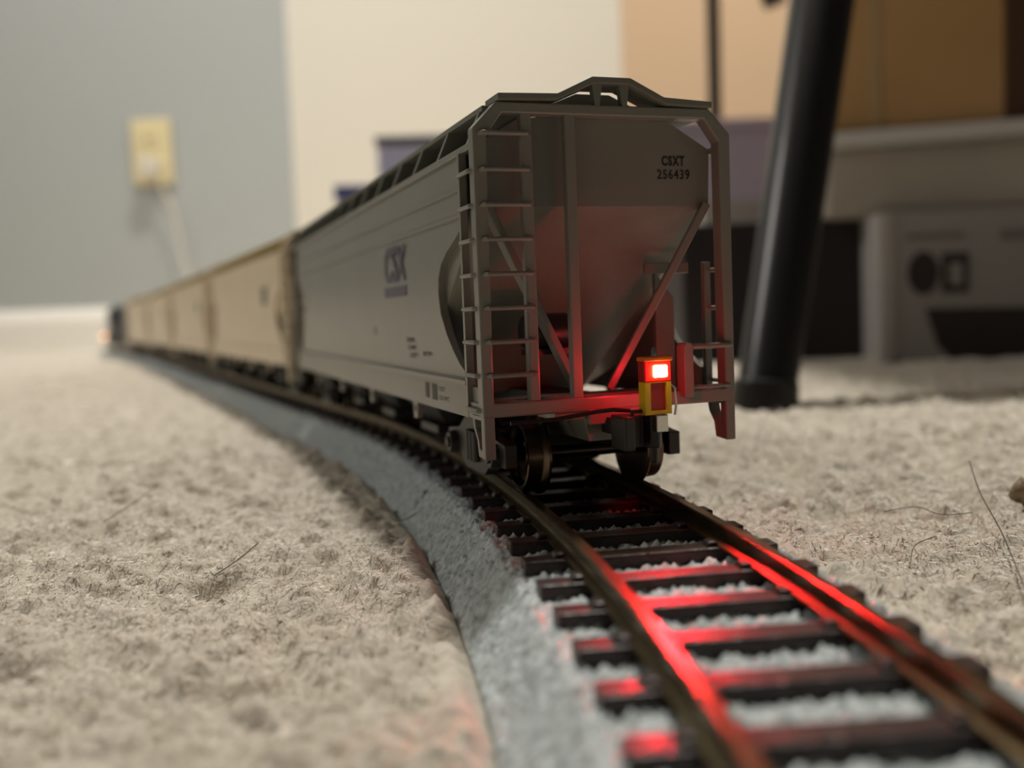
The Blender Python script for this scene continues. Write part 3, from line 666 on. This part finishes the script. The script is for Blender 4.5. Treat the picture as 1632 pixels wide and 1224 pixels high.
# white carton with printed picture, turned a little
x0, y0, _ = up(1408, 600, 540); zt = up(1420, 338, 540)[2]
t = empty('white_carton', (x0, 540, -9), math.radians(-7)); tag(t, 'white carton printed with two round marks and a long dark picture', 'box')
W_, H_ = 190, zt+9
MB().box(0, W_, 0, 120, 0, H_).build('body', M['wbox'], t, bevel=1)
MB().box(-.6, 5.5, -.8, 0, 0, H_).box(-.6, 0, -.8, 120, 0, H_).build('side_flap', M['wedge'], t)
def disc(b, cx_, cz_, rx, rz_, n=28): b.prism([(cx_+rx*math.cos(2*math.pi*i/n), cz_+rz_*math.sin(2*math.pi*i/n)) for i in range(n)], 'y', -.5, .1)
b = MB(); disc(b, 21, H_-33, 8, 11.5); b.build('round_mark', M['print'], t)
b = MB(); b.frame([(30.5, H_-44), (44, H_-44), (44, H_-23), (30.5, H_-23)], [(34, H_-40), (41, H_-40), (41, H_-28), (34, H_-28)], 'y', -.5, .1); b.box(30.5, 44, -.6, .1, H_-28, H_-23); b.build('square_mark', M['print'], t)
b = MB().prism([(22, H_-52), (120, H_-54), (190, H_-56), (190, H_-80), (70, H_-82), (36, H_-81), (28, H_-72)], 'y', -.5, .1); b.build('printed_picture', M['print'], t)
MB().box(12, 42, -.5, .1, H_-15, H_-12).box(60, 120, -.5, .1, H_-17, H_-12).box(75, 130, -.5, .1, H_-28, H_-24).build('printed_text', mat('faint_print', srgb(128, 122, 120), .6), t)
# shallow tub resting on the cartons, cardboard box in it
x0 = up(1300, 300, 575)[0]; zb = up(1400, 348, 575)[2]; zr = up(1335, 222, 575)[2]; 
t = empty('plastic_tub', (x0, 570, H_-9), math.radians(-14)); tag(t, 'translucent grey plastic tub with a pale rim on top of the cartons', 'tub')
hh = zr-(H_-9)
o_ = [(0, 0), (210, 0), (230, 20), (230, 150), (0, 150)]
MB().prism([(4, 4), (205, 4), (224, 22), (224, 146), (4, 146)], 'z', .2, hh-6).build('body', M['tub'], t, bevel=3)
MB().frame([(0, 0), (208, 0), (230, 20), (230, 150), (0, 150)], [(9, 9), (203, 9), (219, 26), (219, 141), (9, 141)], 'z', hh-6, hh+3).build('rim', M['tubrim'], t, bevel=2)
t3 = empty('cardboard_box', (x0+6, 582, H_-9+hh+3), math.radians(-14)); tag(t3, 'brown cardboard box with a taped seam on top of the plastic tub', 'box')
MB().box(0, 98, 0, 110, 0, 130).build('body', M['card'], t3, bevel=1.5)
MB().box(26, 32, -.5, 0, 0, 130).build('tape', M['carddark'], t3)
MB().box(-2, 60, -.8, 20, 96, 128).build('flap', M['carddark'], t3, bevel=.5)
t4 = empty('box_side_shade', (x0+98.5, 556, H_-9+hh+3), math.radians(-10)); tag(t4, 'dark brown sheet added as the shaded right side of the cardboard box', 'shade sheet')  # sheet added in place of the box's shaded side
MB().box(0, 70, 0, 12, 0, 140).build('panel', M['brown'], t4, bevel=1)

# hairs and a crumb on the pile
def gpt(u, v, z=-7.2):
    q = np.array([(u-816)/F, (v-612)/F, 1.]); P = RX*q[0]+DN*q[1]+fw*q[2]; tt = (z-CH)/P[2]; P = P*tt; return float(P[0]), float(P[1])
def strand(px, zs, r, label):
    b = MB(); pts = []
    for (u, v), z in zip(px, zs): x, y = gpt(u, v, z); pts.append((x, y, z))
    P = np.array(pts); tt = np.linspace(0, len(P)-1, 24); out = []
    for q in tt:
        i = min(int(q), len(P)-2); f_ = q-i; p0 = P[max(i-1, 0)]; p1 = P[i]; p2 = P[i+1]; p3 = P[min(i+2, len(P)-1)]
        out.append(tuple(.5*((2*p1)+(-p0+p2)*f_+(2*p0-5*p1+4*p2-p3)*f_**2+(-p0+3*p1-3*p2+p3)*f_**3)))
    o = b.tube(out, r, 6).build('stray_hair', M['hair'], smooth=True); tag(o, label, 'hair', 'stray hairs on the carpet')
strand([(1632, 935), (1597, 850), (1562, 785), (1545, 735)], [-6.6, -5.6, -3.5, -.8], .09, 'long curved brown hair standing out of the carpet at the right')
strand([(1450, 905), (1458, 870), (1490, 855)], [-6.6, -5.9, -6.2], .06, 'short hooked hair on the carpet right of the track')
strand([(1410, 815), (1460, 808), (1500, 820), (1550, 817)], [-6.4, -6, -6, -6.4], .06, 'thin wavy hair lying behind the hooked one')
strand([(340, 918), (375, 895), (412, 865)], [-6.6, -6, -5.2], .07, 'straight hair on the left carpet, in sharp focus')
strand([(165, 832), (215, 800), (258, 768)], [-6.6, -6, -5.4], .08, 'hair on the left carpet, further back and blurred')
strand([(583, 776), (608, 798), (630, 830), (665, 818)], [-5.6, -5.5, -6, -5.8], .06, 'curled hair beside the roadbed edge')
cxp, cyp = gpt(1636, 792, -6.5)
bm_ = MB(); n_ = 18; vs = []; 
for i in range(1, 10):
    for k in range(n_):
        ph = math.pi*i/10; th = 2*math.pi*k/n_; rr = 2.3*(1+.18*math.sin(3*th+i)+.12*math.cos(5*ph+k))
        vs.append((cxp+rr*math.sin(ph)*math.cos(th), cyp+rr*math.sin(ph)*math.sin(th), -5.6+rr*.85*math.cos(ph)))
bm_.add(vs, [(i*n_+k, (i+1)*n_+k, (i+1)*n_+(k+1) % n_, i*n_+(k+1) % n_) for i in range(8) for k in range(n_)]+[tuple(range(n_)), tuple(reversed(range(8*n_, 9*n_)))])
tag(bm_.build('crumb', M['crumb'], smooth=True), 'small brown crumb on the carpet at the right edge', 'crumb')
